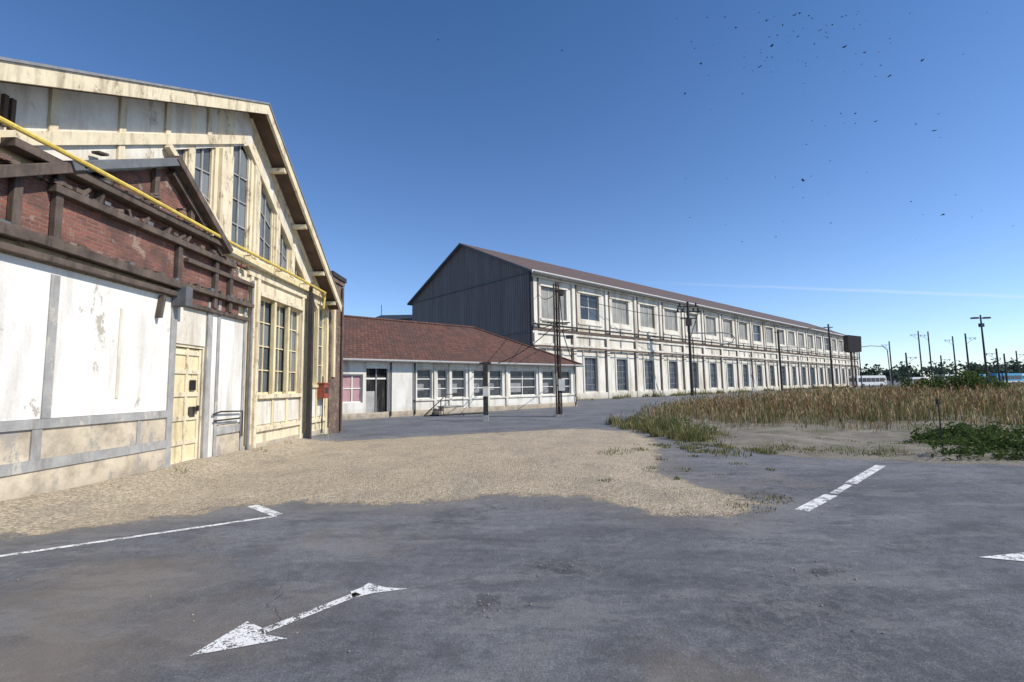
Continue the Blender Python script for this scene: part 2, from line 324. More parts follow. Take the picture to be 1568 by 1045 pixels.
for nm,arr in (('gravel',g),('veg',v),('stain_shade',st),('dust',dust)):
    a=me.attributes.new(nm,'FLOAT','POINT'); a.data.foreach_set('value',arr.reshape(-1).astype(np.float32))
me.polygons.foreach_set('use_smooth',[True]*len(me.polygons)); me.materials.append(M['ground'])
link(bpy.data.objects.new('ground',me))

def marking(name,polys):
    mb=MB()
    for p in polys: mb.add([(x,y,.006) for x,y in p],[tuple(range(len(p)))],'paint')
    return mb.obj(name,recalc=False)
def ln(a,b,w):
    d=Vector((b[0]-a[0],b[1]-a[1])).normalized(); q=Vector((-d.y,d.x))*w/2
    return [(a[0]-q.x,a[1]-q.y),(b[0]-q.x,b[1]-q.y),(b[0]+q.x,b[1]+q.y),(a[0]+q.x,a[1]+q.y)]
marking('road_marking_line',[ln((-5.75,5.15),(-3.25,6.78),.085)]); marking('road_marking_line',[ln((-3.93,7.42),(-3.27,6.84),.15)])
marking('road_marking_arrow',[[(-2.12,3.30),(-1.58,3.50),(-1.76,3.56),(-1.84,3.66),(-2.0,3.76)],ln((-1.81,3.60),(-1.32,4.22),.085),[(-1.34,4.13),(-1.2,4.22),(-.92,4.30),(-1.12,4.33),(-1.30,4.44),(-1.33,4.34),(-1.40,4.26)]])
marking('road_marking_line',[ln((3.8,6.6),(4.75,7.45),.17),ln((4.85,7.54),(5.5,8.15),.11),ln((5.6,8.25),(7.35,9.9),.17)])
marking('road_marking_arrow',[[(4.42,4.80),(4.9,4.60),(5.6,4.3),(5.5,4.75),(6.2,4.9),(5.5,5.0)]])

# ---------------------------------------------------------------- left workshop (gable wall)
F=Fr((-6.9,0),(0,1),(1,0)); lb=empty('workshop_building',(-6.9,10,0))
def roofz(u): return 9.3-(12.2-u)*.523 if u<12.2 else 9.3-(u-12.2)*.768
w=MB(F)
big=(13.05,15.65,1.62,4.3); bay=(16.25,17.75,1.9,4.7); door=(9.82,10.75,.12,2.66)
w.wall(2,18.1,-.2,5.25,[big,bay,door],'cream')
wins=[(9.45,10.0),(10.2,10.9),(11.6,12.45),(12.97,13.75),(14.1,14.78),(15.1,15.75),(16.1,16.6)]
def wtop(u): return 7.06+.55*(u-10.2) if u<12.2 else roofz(u)-1.14
def wbot(u): return 6.47-(u-9.3)*.62 if u<11.2 else 5.30
br=sorted({2.0,12.2,18.1,*[x for p in wins for x in p]})
for a,b in zip(br,br[1:]):
    m_=(a+b)/2; za,zb=roofz(a)-.05,roofz(b)-.05
    b0=5.25
    if zb<b0 or za<b0:
        if a<5: w.quad([(4.55,0,5.25),(b,0,5.25),(b,0,zb)],'panel')
        else: w.quad([(a,0,b0),(min(b,17.4),0,b0),(a,0,za)],'cream')
        continue
    if any(p[0]<m_<p[1] for p in wins):
        ta,tb=wtop(a),wtop(b); ba,bb=wbot(a),wbot(b); D=-.12
        w.quad([(a,0,ta),(b,0,tb),(b,0,zb),(a,0,za)],'panel'); w.quad([(a,0,b0),(b,0,b0),(b,0,bb),(a,0,ba)],'cream')
        for uu,z0,z1 in ((a,ba,ta),(b,bb,tb)):
            if uu!=12.2: w.quad([(uu,0,z0),(uu,D,z0),(uu,D,z1),(uu,0,z1)],'cream')
        w.quad([(a,0,ta),(b,0,tb),(b,D,tb),(a,D,ta)],'cream'); w.quad([(a,0,ba),(b,0,bb),(b,D,bb),(a,D,ba)],'cream')
    else: w.quad([(a,0,b0),(b,0,b0),(b,0,zb),(a,0,za)],'panel' if b<9.5 else 'cream')
w.quad([(18.1,0,-.2),(18.1,-30,-.2),(18.1,-30,4.7),(18.1,0,4.7)],'cream')
w.obj('gable_wall',lb,recalc=False)
gl=MB(F)
for a,b in wins:
    n=max(1,round((wtop((a+b)/2)-wbot((a+b)/2))/.62)); m_=(a+b)/2
    L=lambda u,f_: wbot(u)+(wtop(u)-wbot(u))*f_
    for (p,q_) in ((a,m_),(m_,b)):
        for j in range(n):
            f0,f1=j/n,(j+1)/n
            gl.quad([(p,-.108,L(p,f0)),(q_,-.112,L(q_,f0)),(q_,-.112,L(q_,f1)),(p,-.108,L(p,f1))],'glassdusty')
    for j in range(1,n):
        f_=j/n; gl.beam((a,L(a,f_)),(b,L(b,f_)),.03,-.10,-.075,'grey')
    gl.box(m_-.02,m_+.02,-.10,-.07,wbot(m_),wtop(m_),'grey')
    for uu in (a+.025,b-.025): gl.box(uu-.025,uu+.025,-.10,-.05,wbot(uu),wtop(uu),'cream')
for a,b in ((13.05,14.0),(14.0,14.85),(14.85,15.65)): gl.window(a,b,1.62,4.3,2,4,'glassdusty','yellowcream')
for a,b in ((16.25,17.0),(17.0,17.75)): gl.window(a,b,1.9,4.7,2,4,'glassdusty','yellowcream')
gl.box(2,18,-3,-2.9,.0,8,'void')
gl.obj('windows',lb,recalc=False)
d_=MB(F)
d_.beam((4.2,4.10),(12.0,8.22),.2,.002,.07,'cream'); d_.beam((12.2,8.2),(16.9,4.6),.12,.002,.06,'cream')
d_.beam((4.2,4.98),(12.1,9.11),.14,.002,.055,'soffit'); d_.beam((12.3,9.0),(17.4,5.05),.14,.002,.055,'cream')  # dark soffit-coloured band on the left slope paints in the roof's shadow line
for u in (5.6,6.95,8.2,9.3,10.6): 
    z0=5.54+.523*(u-7)+.1; d_.box(u-.07,u+.07,.003,.045,z0,z0+.72,'cream')
for u in (6.25,6.35): d_.box(u-.03,u+.03,.003,.06,5.35,5.8,'soffit')
d_.box(8.13,8.27,.003,.045,5.8,6.1,'cream')
d_.box(11.03,11.5,.003,.09,5.25,7.5,'cream')
for u in (12.7,13.92,14.93,15.92): d_.box(u-.12,u+.12,.003,.05,5.25,wtop(u)+.05,'cream')
d_.beam((9.22,6.62),(11.3,5.32),.13,.05,.16,'cream')
d_.box(11.2,17.9,.003,.13,5.0,5.18,'yellowcream'); d_.box(12.4,17.9,.003,.07,4.75,4.86,'cream')
for u,ww,k,z0,z1 in ((9.72,.16,'grey',.1,3.55),(10.88,.16,'grey',.1,3.75),(11.22,.10,'grey',.1,3.85),(12.32,.10,'grey',.1,3.85),(12.95,.14,'cream',.1,4.9),(15.74,.14,'cream',.1,4.75),(16.16,.12,'yellowcream',.1,4.75),(17.84,.14,'yellowcream',.1,4.75),(12.6,.12,'cream',.1,4.75)):
    d_.box(u-ww/2,u+ww/2,.002,.06,z0,z1,k)
for u in (13.9,14.75): d_.box(u-.06,u+.06,-.06,.05,.6,4.3,'yellowcream')
d_.box(17.0-.04,17.04,-.06,.045,.4,4.7,'yellowcream')
d_.box(13.02,15.67,.004,.09,4.3,4.42,'cream'); d_.box(13.02,15.67,.004,.11,1.50,1.62,'cream'); d_.box(13.02,15.67,.004,.075,.62,.74,'cream')
d_.box(16.22,17.77,.004,.09,1.80,1.9,'yellowcream'); d_.box(16.22,17.77,.004,.07,.6,.7,'cream')
for u0,u1 in ((13.08,13.82),(13.98,14.68),(14.83,15.6)): d_.box(u0,u1,.003,.025,.8,1.44,'panel')
for u0,u1 in ((16.3,16.9),(17.1,17.7)): d_.box(u0,u1,.003,.025,.8,1.74,'panel')
d_.box(12.4,18.1,.003,.05,-.1,.32,'base')
d_.obj('frames_and_beams',lb,bevel=.006)
p_=MB(F)
p_.box(2,9.64,.002,.03,1.36,3.62,'plaster'); p_.box(7.08,7.22,.03,.05,1.36,3.5,'grey'); p_.box(5.3,5.42,.03,.05,1.36,3.5,'grey'); p_.box(8.38,8.44,.03,.045,1.63,3.2,'panel')
p_.box(2,9.64,.002,.07,1.22,1.355,'grey'); p_.box(2,9.64,.002,.035,.78,1.219,'base'); p_.box(2,9.64,.002,.085,.63,.779,'grey'); p_.box(2,9.64,.002,.06,-.1,.628,'base')
p_.box(6.95,7.1,.036,.06,.78,1.219,'grey'); p_.box(8.9,8.98,.036,.05,.78,1.219,'grey')
p_.box(9.83,10.77,.003,.03,2.72,3.5,'panel'); 
p_.box(11.28,12.26,.003,.035,.95,3.62,'plaster'); p_.box(11.28,12.26,.003,.05,.72,.9,'grey'); p_.box(11.28,12.26,.003,.03,.1,.68,'base')
p_.box(11.0,11.16,.003,.04,.1,3.6,'plaster')
p_.obj('plaster_panels',lb)
o=MB(F); o.box(9.84,10.73,-.10,-.05,.15,2.64,'yellowcream')
for z in (.2,.62,1.12,1.62,2.1,2.5): o.box(9.84,10.73,-.05,-.02,z,z+.09,'cream')
for u in (9.84,10.25,10.66): o.box(u,u+.07,-.05,-.022,.15,2.64,'cream')
for z in (1.75,1.18): o.box(10.40,10.58,-.03,-.012,z,z+.22,'void')
o.box(10.62,10.66,-.02,.03,1.3,1.42,'darkmetal')
o.obj('door',lb)
b_=MB(F); b_.prism([(3.4,3.86),(12.4,3.86),(12.4,4.42),(11.1,4.93),(9.35,6.2),(4.8,3.88)],.004,.05,'brick')
b_.prism([(9.95,3.55),(12.0,3.55),(12.0,3.858),(9.95,3.858)],.004,.045,'brick')
b_.obj('exposed_brick',lb)
t_=MB(F)
t_.beam((3.6,3.32),(7.2,5.22),.16,.05,.30,'timber'); t_.beam((7.0,5.14),(9.35,6.34),.15,.05,.34,'slate'); t_.beam((9.2,6.36),(11.12,4.98),.15,.05,.36,'timber'); t_.beam((9.3,6.10),(11.0,4.90),.10,.05,.2,'timber')
t_.box(6.2,11.1,.055,.28,5.04,5.17,'timber'); t_.box(6.9,11.6,.055,.20,4.70,4.82,'timber')
t_.beam((3,3.86),(6.5,3.90),.16,.055,.26,'timber'); t_.beam((6.3,3.92),(9.9,3.87),.15,.055,.24,'timber'); t_.box(3,9.75,.035,.17,3.64,3.74,'timber'); t_.box(9.9,12.5,.055,.17,4.42,4.52,'timber'); t_.box(9.95,12.45,.055,.2,3.86,3.96,'timber')
t_.box(9.98,12.4,.05,.12,3.5,3.6,'timber')
for u,z0,z1 in ((5.4,3.97,4.3),(6.42,3.97,4.75),(7.02,3.97,5.04),(9.68,3.97,4.7),(10.92,3.6,4.7),(11.5,3.6,4.6),(8.95,5.19,6.0),(10.0,5.19,5.6)): t_.box(u-.06,u+.06,.056,.15,z0,z1,'timber')
t_.box(9.62,9.82,.05,.34,3.45,3.85,'slate'); t_.beam((9.3,3.6),(9.22,3.15),.06,.04,.16,'timber')
for u in np.arange(7.3,11,.31):
    if random.random()<.75: q_=random.uniform(0,.1); t_.beam((u+q_,4.81),(u+q_+random.uniform(-.1,.2),4.84+random.random()*.2),.06,.06,.2,'timber')
for _ in range(14):
    u=random.uniform(7.4,10.6); z=random.uniform(5.2,5.2+max(.05,min(.5,(10.9-u)*.4))); t_.beam((u,z),(u+random.uniform(-.35,.35),z+random.uniform(-.06,.06)),.045,.06,.2,'timber')
t_.obj('old_roof_timbers',lb,bevel=.012)
rb=MB(F)
for i in range(300):
    u=random.uniform(5,12.2); z=random.choice([3.94,4.82,5.17,3.94,5.17]); 
    if z>5 and (u<7.3 or u>10.9): continue
    s_=random.uniform(.02,.07); z+=random.random()*.03; rb.box(u,u+s_*2,.06,.06+s_*2,z,z+s_,random.choice(['brick','timber','timber','slate','brownbrick']))
rb.obj('broken_brick_rubble',lb)
r_=MB(F)
r_.prism([(2.5,4.23),(12.2,9.3),(18.0,4.85),(17.9,4.70),(12.2,9.08),(2.5,4.02)],-32,.46,'soffit')
r_.prism([(2.5,4.27),(12.2,9.345),(18.05,4.85),(18.03,4.83),(12.2,9.302),(2.5,4.232)],-32.1,.56,'greymetal')
r_.prism([(2.5,4.228),(12.2,9.30),(12.2,9.03),(2.5,3.97)],.462,.53,'cream'); r_.prism([(12.202,9.30),(18.0,4.845),(17.92,4.62),(12.202,9.03)],.462,.53,'cream')
for u in (13.4,14.9,16.4,17.5): r_.box(u-.07,u+.07,.0,.45,roofz(u)-.42,roofz(u)-.30,'cream')
r_.obj('roof',lb)
x_=MB(F)
x_.tube([(u,.33+.02*math.sin(u),5.27-.012*(u-6)) for u in np.linspace(3,16.9,20)]+[(17.0,.25,5.0),(17.02,.2,4.6)],.038,'yellow')
x_.tube([(u,.42,4.98+.02*math.sin(u*2)) for u in (3,4.5,5.8)],.03,'yellow')
for u in np.arange(4,17,1.6): x_.box(u-.02,u+.02,.02,.34,5.20-.012*(u-6),5.23-.012*(u-6),'cream')
x_.obj('yellow_gas_pipe',lb)
x_=MB(F); x_.box(15.9,16.04,.14,.28,.05,4.95,'darkmetal'); x_.tube([(15.97,.2,4.9),(15.97,.2,5.3)],.05,'darkmetal'); x_.tube([(12.5,.12,.2),(12.5,.12,4.6)],.035,'greymetal'); x_.tube([(17.35,.1,.2),(17.35,.1,2.2)],.025,'darkmetal')
x_.tube([(11.05,.1,1.2),(11.3,.12,1.25),(12.2,.12,1.22),(12.25,.1,.6)],.02,'darkmetal'); x_.tube([(11.1,.1,1.05),(12.1,.12,1.05)],.02,'darkmetal')
x_.obj('drainpipes',lb)
x_=MB(F); x_.box(17.0,17.4,.06,.3,1.42,1.92,'red'); x_.box(16.98,17.42,.05,.32,1.92,1.97,'red'); x_.box(17.05,17.35,.3,.31,1.6,1.8,'darkmetal'); x_.obj('red_meter_box',lb,bevel=.01)
x_=MB(F); x_.box(18.12,19.35,-1.2,.05,-.1,5.88,'brownbrick'); x_.box(18.02,19.5,-1.3,.16,6.05,6.22,'darkmetal'); x_.box(18.06,19.44,-1.26,.11,5.881,6.049,'brownbrick'); x_.tube([(19.2,.12,.1),(19.2,.12,5.8)],.05,'rustpole'); x_.box(18.3,18.5,.05,.12,2.2,4.9,'yellowcream')
x_.obj('brick_pillar',lb)

# ---------------------------------------------------------------- low tiled building
F=Fr((-9.66,27.6),(.738,.674),(.674,-.738)); lo=empty('low_tiled_building',(-2,35,0))
w=MB(F)
wl=[(4.85,5.95),(6.4,7.2),(7.55,8.7),(9.4,10.6),(10.75,12.05),(12.85,15.6),(16.3,17.75),(18.25,19.75)]
ops=[(a,b,1.05,2.95) for a,b in wl]+[(-3,1.2,.95,2.6),(1.4,2.8,.12,2.95)]
w.wall(-6,20.35,-.2,3.45,ops,'lowwall',rev='lowwall',depth=.2)
w.quad([(20.35,0,-.2),(20.35,-12,-.2),(20.35,-12,3.45),(20.35,0,3.45)],'lowwall')
w.quad([(-6,-12,-.2),(20.35,-12,-.2),(20.35,-12,3.45),(-6,-12,3.45)],'lowwall'); w.quad([(-6,0,-.2),(-6,-12,-.2),(-6,-12,3.45),(-6,0,3.45)],'lowwall')
w.obj('walls',lo,recalc=False)
gl=MB(F)
for a,b in wl:
    nu=max(1,round((b-a)/1.3)); gl.window(a,b,1.05,2.95,nu,3,'glass','white',depth=.2,fw=.06,mw=.06)
gl.window(-3,1.2,.95,2.6,7,2,'pink','white',depth=.2,fw=.08,mw=.07)
gl.box(1.4,2.8,-.2,-.18,.12,2.95,'void'); gl.box(2.05,2.12,-.17,-.1,.12,2.95,'greymetal')
gl.box(1.4,2.0,-.15,-.12,.12,1.6,'grey'); gl.box(1.42,2.75,-.16,-.13,2.3,2.4,'white')
for a,b in wl: gl.box(a+.1,a+(b-a)*random.uniform(.3,.6),-.197,-.193,1.1+random.random()*.5,2.0,'greymetal')
gl.obj('windows_and_doors',lo,recalc=False)
t_=MB(F)
t_.box(4.6,20.35,.002,.08,.92,1.02,'facade'); t_.box(-6,20.42,.002,.06,-.1,.35,'base'); t_.box(4.6,20.3,.002,.05,2.98,3.1,'facade')
for u in (6.18,7.38,9.05,10.68,12.45,15.95,18.0): t_.box(u-.1,u+.1,.003,.09,.36,3.3,'facade')
for u in (2.95,4.62,20.2): t_.tube([(u,.12,.1),(u,.12,3.4)],.05,'darkmetal')
t_.obj('trim',lo)
r_=MB(F); ov=.45; e=3.43
A=(-6.5,ov,e);B=(20.35+ov,ov,e);C=(20.35+ov,-12-ov,e);Dd=(-6.5,-12-ov,e);R1=(-6.5,-6,6.85);R2=(14.1,-6,6.85)
r_.quad([A,B,R2,R1],'tiles'); r_.quad([B,C,R2],'tiles'); r_.quad([C,Dd,R1,R2],'tiles'); r_.quad([(p[0],p[1],p[2]-.01) for p in (A,B,C,Dd)],'facade'); r_.quad([Dd,A,R1],'lowwall')
r_.tube([(-6.5,-6,6.88),(14.1,-6,6.88)],.11,'tiles',6); r_.tube([(14.1,-6,6.88),(20.8,.45,3.48)],.10,'tiles',6)
r_.box(-6.5,20.85,.46,.50,3.32,3.48,'white'); r_.box(20.81,20.86,-12.4,.458,3.32,3.47,'white'); r_.tube([(-6.5,.57,3.40),(20.8,.57,3.38)],.065,'greymetal')
r_.obj('roof',lo,recalc=False)
o=MB(F); o.box(6.2,7.7,.35,1.0,0,.5,'base'); o.box(6.15,7.75,.3,1.05,.5,.56,'grey'); o.box(5.85,6.148,.4,1.0,0,.25,'base')
o.tube([(4.6,1.2,.05),(5.9,1.1,.95),(6.3,1.05,1.3)],.035,'darkmetal'); o.tube([(5.9,1.1,0),(5.9,1.1,1.0)],.035,'darkmetal')
o.tube([(6.3,1.0,.5),(6.3,1.0,1.3),(7.7,1.0,1.3),(7.7,1.0,.5)],.03,'darkmetal'); o.tube([(6.3,1.0,.95),(7.7,1.0,.95)],.02,'darkmetal'); o.tube([(4.6,1.3,.05),(8.6,2.0,.06)],.05,'darkmetal'); o.obj('entrance_steps_with_railing',None,bevel=.015)

# ---------------------------------------------------------------- long hall
F=Fr((2.3,55.4),(.738,.674),(.674,-.738)); lh=empty('long_industrial_hall',(50,105,0)); S0=.5; BW=6.87; NB=21; END=S0+BW*NB
w=MB(F); gl=MB(F); t_=MB(F); ops=[]
for i in range(NB):
    s0=S0+i*BW
    lo_=(s0+1.9,s0+4.5,.95,5.3); ops.append(lo_)
    gl.window(*lo_,3,5,'glassblue','greymetal',depth=.3,fw=.10,mw=.06)
    up=(s0+1.5,s0+5.4,10.2,13.6) if i!=0 else (s0+1.2,s0+5.7,9.2,13.9); ops.append(up)
    k='glassblue' if i in (1,9,16) else 'beige'
    gl.window(*up,3 if k=='beige' else 2,2 if k=='glassblue' else 1,k,'facade',depth=.3,fw=.10,mw=.07)
w.wall(0,END,-.3,15.3,ops,'facade',rev='facade',depth=.3)
for i in range(NB+1):
    s0=S0+i*BW
    t_.box(s0-.28,s0+.28,.003,.22,-.1,14.45,'facade'); t_.box(s0+.30,s0+.56,.05,.26,8.5,14.9,'brownpipe'); t_.box(s0-.52,s0-.31,.02,.15,.0,8.0,'brownpipe')
    if i<NB:
        for q_ in (1.75,4.65): t_.box(s0+q_-.12,s0+q_+.12,.003,.12,-.1,6.2,'facade')
        t_.box(s0+1.0,s0+5.9,.003,.10,13.62,13.85,'facade'); t_.box(s0+1.0,s0+5.9,.003,.12,9.5,9.75,'facade')
        t_.box(s0+3.1,s0+3.25,.0031,.10,6.0,9.4,'greymetal')
t_.box(0,END,.004,.30,14.46,14.8,'facade'); t_.box(0,END,.004,.26,8.22,8.55,'brownpipe'); t_.box(0,END,.224,.30,6.3,6.5,'brownpipe')
t_.box(0,END,.003,.18,6.55,6.8,'facade'); t_.box(0,END,.003,.19,7.9,8.2,'facade'); t_.box(0,END,.003,.15,.0,.8,'facade')
t_.tube([(0,.5,8.9),(END,.5,8.9)],.12,'darkmetal',6); t_.tube([(0,.5,5.95),(END,.5,5.95)],.06,'darkmetal',6)
w.quad([(END,0,0),(END,-26.5,0),(END,-26.5,15.4),(END,-13.25,21.4),(END,0,15.4)],'facade'); w.quad([(0,-26.5,0),(END,-26.5,0),(END,-26.5,15.4),(0,-26.5,15.4)],'facade')
w.obj('facade_wall',lh,recalc=False); gl.obj('windows',lh,recalc=False); t_.obj('columns_and_bands',lh)
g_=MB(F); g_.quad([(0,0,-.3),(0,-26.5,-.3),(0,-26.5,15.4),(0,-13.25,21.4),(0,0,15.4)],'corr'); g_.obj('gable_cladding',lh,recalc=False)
g_=MB(F); g_.box(-.12,-.003,-26.5,0,15.0,15.15,'slate'); g_.box(-.1,-.003,-26.5,0,8.0,8.12,'slate'); g_.box(-.14,.14,-.14,.14,0,15.2,'darkmetal'); g_.obj('gable_trim',lh)
r_=MB(F); th=.25
def rp(n): return 21.55-(abs(n+13.25))*(6.15/13.25)
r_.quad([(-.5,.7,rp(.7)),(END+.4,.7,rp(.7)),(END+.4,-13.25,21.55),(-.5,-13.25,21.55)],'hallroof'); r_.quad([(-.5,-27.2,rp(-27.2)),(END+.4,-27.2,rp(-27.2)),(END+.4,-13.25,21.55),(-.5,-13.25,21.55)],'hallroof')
r_.quad([(-.5,.7,rp(.7)-th),(END+.4,.7,rp(.7)-th),(END+.4,-13.25,21.3),(-.5,-13.25,21.3)],'slate'); r_.quad([(-.5,-27.2,rp(-27.2)-th),(END+.4,-27.2,rp(-27.2)-th),(END+.4,-13.25,21.3),(-.5,-13.25,21.3)],'slate')
for a,b in ((.7,-13.25),(-13.25,-27.2)): r_.quad([(-.5,a,rp(a)),(-.5,b,rp(b)),(-.5,b,rp(b)-th),(-.5,a,rp(a)-th)],'slate')
r_.box(-.5,END+.4,.70,.80,rp(.7)-.38,rp(.7)+.05,'white'); r_.tube([(-.4,.95,rp(.7)-.2),(END,.95,rp(.7)-.25)],.13,'greymetal',6)
r_.obj('roof',lh,recalc=False)
rb=empty('rear_annex_building',(-22,85,0)); o=MB(Fr((-17.5,84),(-.95,.3),(-.3,-.95))); o.box(0,8,-8,0,0,14.0,'slate'); o.prism([(-.3,14.0),(8.3,14.0),(8.3,14.3),(6,14.9),(-.3,14.6)],-8.3,.3,'greymetal'); o.tube([(6.8,-1,14.5),(6.8,-1,17)],.06,'darkmetal'); o.obj('walls_and_roof',rb)

# ---------------------------------------------------------------- poles
def pole(name,x,y,h,r,k='darkmetal',square=False,extra=None,r2=None):
    e=empty(name,(x,y,0)); o=MB(Fr((x,y),(1,0),(0,1)))
    if square:
        o.box(-r,r,-r,-r+.03,0,h,k); o.box(-r,r,r-.03,r,0,h,k); o.box(-.02,.02,-r+.031,r-.031,0,h,k)
    else: o.tube([(0,0,0),(0,0,h*.5),(0,0,h)],r,k,10,r2=r2 or r*.75)
    if extra: extra(o)
    o.obj('shaft_and_fittings',e); return e
def ex1(o):
    o.box(-.17,-.10,-.2,.2,0,7.6,'rustpole'); o.box(.1,.17,-.2,.2,0,7.7,'rustpole')
    for z in np.arange(.6,7.5,1.1): o.box(-.1,.1,-.19,-.15,z,z+.08,'rustpole')
    o.box(-.02,.34,-.26,-.22,1.45,2.1,'white'); o.box(-.25,.25,-.25,.25,0,.12,'grey')
    o.box(-.55,.75,-.06,.0,5.3,5.36,'darkmetal'); o.box(.2,.95,-.05,.0,4.9,4.95,'darkmetal'); o.box(.14,.4,-.2,.1,6.9,7.2,'darkmetal')
    o.box(.5,.9,-.15,.05,4.4,4.6,'darkmetal')
pole('steel_utility_pole',2.6,27.6,7.7,.07,'rustpole',extra=ex1)
def ex2(o):
    o.box(-.14,.14,-.14,.14,0,.3,'grey'); o.box(-.13,.13,-.17,-.14,1.25,1.75,'white'); o.box(-.3,.3,-.05,.05,2.9,3.0,'darkmetal')
pole('steel_bollard_post',-1.4,24.9,3.0,.12,'darkmetal',square=True,extra=ex2)
def ex3(o):
    for z,L in ((13.0,1.6),(12.2,1.9),(11.2,1.2)): o.box(-L,L,-.08,.08,z,z+.16,'darkmetal')
    for x in (-1.5,-.8,.8,1.5): o.tube([(x,0,12.3),(x,0,12.8)],.15,'darkmetal',8)
    for x in (-1.2,1.2): o.tube([(x,0,13.1),(x,0,13.6)],.14,'darkmetal',8)
    o.box(-.35,.35,-.3,.3,10.2,11.2,'darkmetal'); o.tube([(0,0,8),(1.5,0,12.2)],.06,'darkmetal',6)
    o.tube([(0,0,9.1),(5,0,9.1),(6.2,0,8.9),(6.6,0,8.3),(6.2,0,7.6),(5,0,7.4),(4,0,7.6)],.10,'greymetal',6)
    o.tube([(.5,0,8.0),(.5,0,0)],.07,'darkmetal',6)
pole('power_line_pole',26.0,70.5,13.8,.22,extra=ex3)
def ex4(o): o.tube([(0,0,8.7),(5,0,8.5),(6.2,0,8.2),(6.4,0,7.6),(5.4,0,7.2)],.1,'greymetal',6); o.box(-.8,.8,-.08,.08,11.5,11.65,'darkmetal')
pole('pipe_support_pole',52.6,95,12,.22,extra=ex4)
pole('power_line_pole',75.8,115,15.4,.24,extra=lambda o:o.box(-1,1,-.1,.1,14.5,14.7,'darkmetal'))
def ex5(o):
    o.prism([(-1.9,9.2),(-1.4,8.8),(1.3,8.8),(1.5,12.6),(-1.7,13.0)],-.9,.9,'darkmetal'); o.box(-.9,-.6,-.2,.2,0,8.9,'rustpole')
    o.box(-1.2,.8,.905,.95,9.6,12,'slate')
pole('floodlight_gantry',84.2,119,12.8,.16,extra=ex5)
def ex6(o): o.tube([(0,0,10),(3,0,10.3),(6,0,10.1),(7,0,9.2),(7.2,0,0)],.11,'greymetal',6)
pole('pipe_bridge',85.5,119,10.2,.14,extra=ex6)
def lamp(o):
    o.box(-1.15,1.15,-.05,.05,15.1,15.2,'greymetal')
    for x in (-1.3,1.3): o.prism([(x-.75,15.05),(x+.75,15.05),(x+.6,15.4),(x-.6,15.4)],-.35,.35,'darkmetal')
    o.box(-.4,.4,-.3,.3,13.2,14.0,'darkmetal')
pole('street_lamp',104.6,107,15.9,.24,'darkmetal',extra=lamp,r2=.14)
for px,top in ((1363,522),(1387,540),(1409,507),(1424,508),(1461,516),(1481,512),(1526,536),(1537,544),(1556,540),(1440,545)):
    yy=random.uniform(120,170); xx=(px-784)/740*yy; h=1.7+(582-top)/740*yy; s_=random.choice([-1,1])
    def ex(o,h=h,s_=s_):
        o.box(min(0,s_*3),max(0,s_*3),-.05,.05,h-1.3,h-1.2,'greymetal'); o.tube([(0,0,h-3),(s_*2.6,0,h-1.25)],.05,'greymetal',5)
        for x in (1.2,2.6): o.tube([(s_*x,0,h-1.8),(s_*x,0,h-1.25)],.08,'darkmetal',6)
    pole('railway_catenary_mast',xx,yy,h,.24,extra=ex)
pole('marker_stake',9.5,10.9,1.25,.018,extra=lambda o:o.box(-.03,.03,-.03,.03,1.15,1.27,'darkmetal'))
o=MB()
def wire(a,b,sag,r=.012):
    a=Vector(a);b=Vector(b); o.tube([tuple(a.lerp(b,t)-Vector((0,0,sag*4*t*(1-t)))) for t in np.linspace(0,1,9)],r,'darkmetal',4,local=False)
wire((-1.0,34.2,3.4),(2.6,27.6,5.3),.3,.03); wire((2.3,27.6,5.3),(2.5,55,9.5),.6,.03); wire((2.9,27.6,4.9),(5.4,41.3,3.4),.3,.03)
wire((2.8,27.6,6.9),(6.5,59,8.6),.9,.03); wire((2.8,27.6,7.3),(3.2,56,12.5),.6,.03)
wire((24.5,70.5,12.9),(75,115,14.6),1.2,.045); wire((27.5,70.5,12.9),(76.6,115,14.6),1.3,.045); wire((26,70.5,11.4),(8,61,13),.5,.04)
wire((76,115,14.6),(104,150,14),1.2,.04)
o.obj('overhead_wires')

# ---------------------------------------------------------------- vehicles
def bus(name,x,y,L,Hh,ang,body,stripe):
    c,s_=math.cos(ang),math.sin(ang); e=empty(name,(x,y,0)); F_=Fr((x,y),(c,s_),(s_,-c))
    o=MB(F_); o.prism([(-L/2,.4),(L/2,.4),(L/2,.9*Hh*.5+.4),(L/2-.25,Hh-.15),(L/2-.6,Hh),(-L/2+.3,Hh),(-L/2,Hh-.3)],-1.22,1.22,body); o.obj('body',e,bevel=.1)
    o=MB(F_); o.box(-L/2+.5,L/2-.9,1.225,1.24,Hh*.45,Hh*.80,'glass'); o.box(-L/2+.5,L/2-.9,-1.24,-1.225,Hh*.45,Hh*.80,'glass'); o.box(-L/2-.012,-L/2-.003,-1.0,1.0,Hh*.5,Hh*.82,'glass'); o.quad([(L/2+.01,-1.05,Hh*.45+.35),(L/2+.01,1.05,Hh*.45+.35),(L/2-.235,1.05,Hh-.2),(L/2-.235,-1.05,Hh-.2)],'glass')
    o.box(-L/2+.1,L/2-.1,1.224,1.232,.6,Hh*.32,stripe)
    for q_ in np.arange(-L/2+1.8,L/2-1.2,1.6): o.box(q_,q_+.08,1.241,1.25,Hh*.45,Hh*.8,body)
    o.box(L/2-.8,L/2-.78,1.3,1.5,Hh*.6,Hh*.7,'rubber'); o.obj('windows_and_stripe',e)
    o=MB(F_)
    for q_ in (-L/2+L*.2,L/2-L*.2):
        for n in (-1.1,1.1):
            o.tube([(q_,n-.14,.48),(q_,n+.16,.48)],.48,'rubber',16); o.tube([(q_,n-.15,.48),(q_,n+.17,.48)],.24,'greymetal',12)
    o.obj('wheels',e)
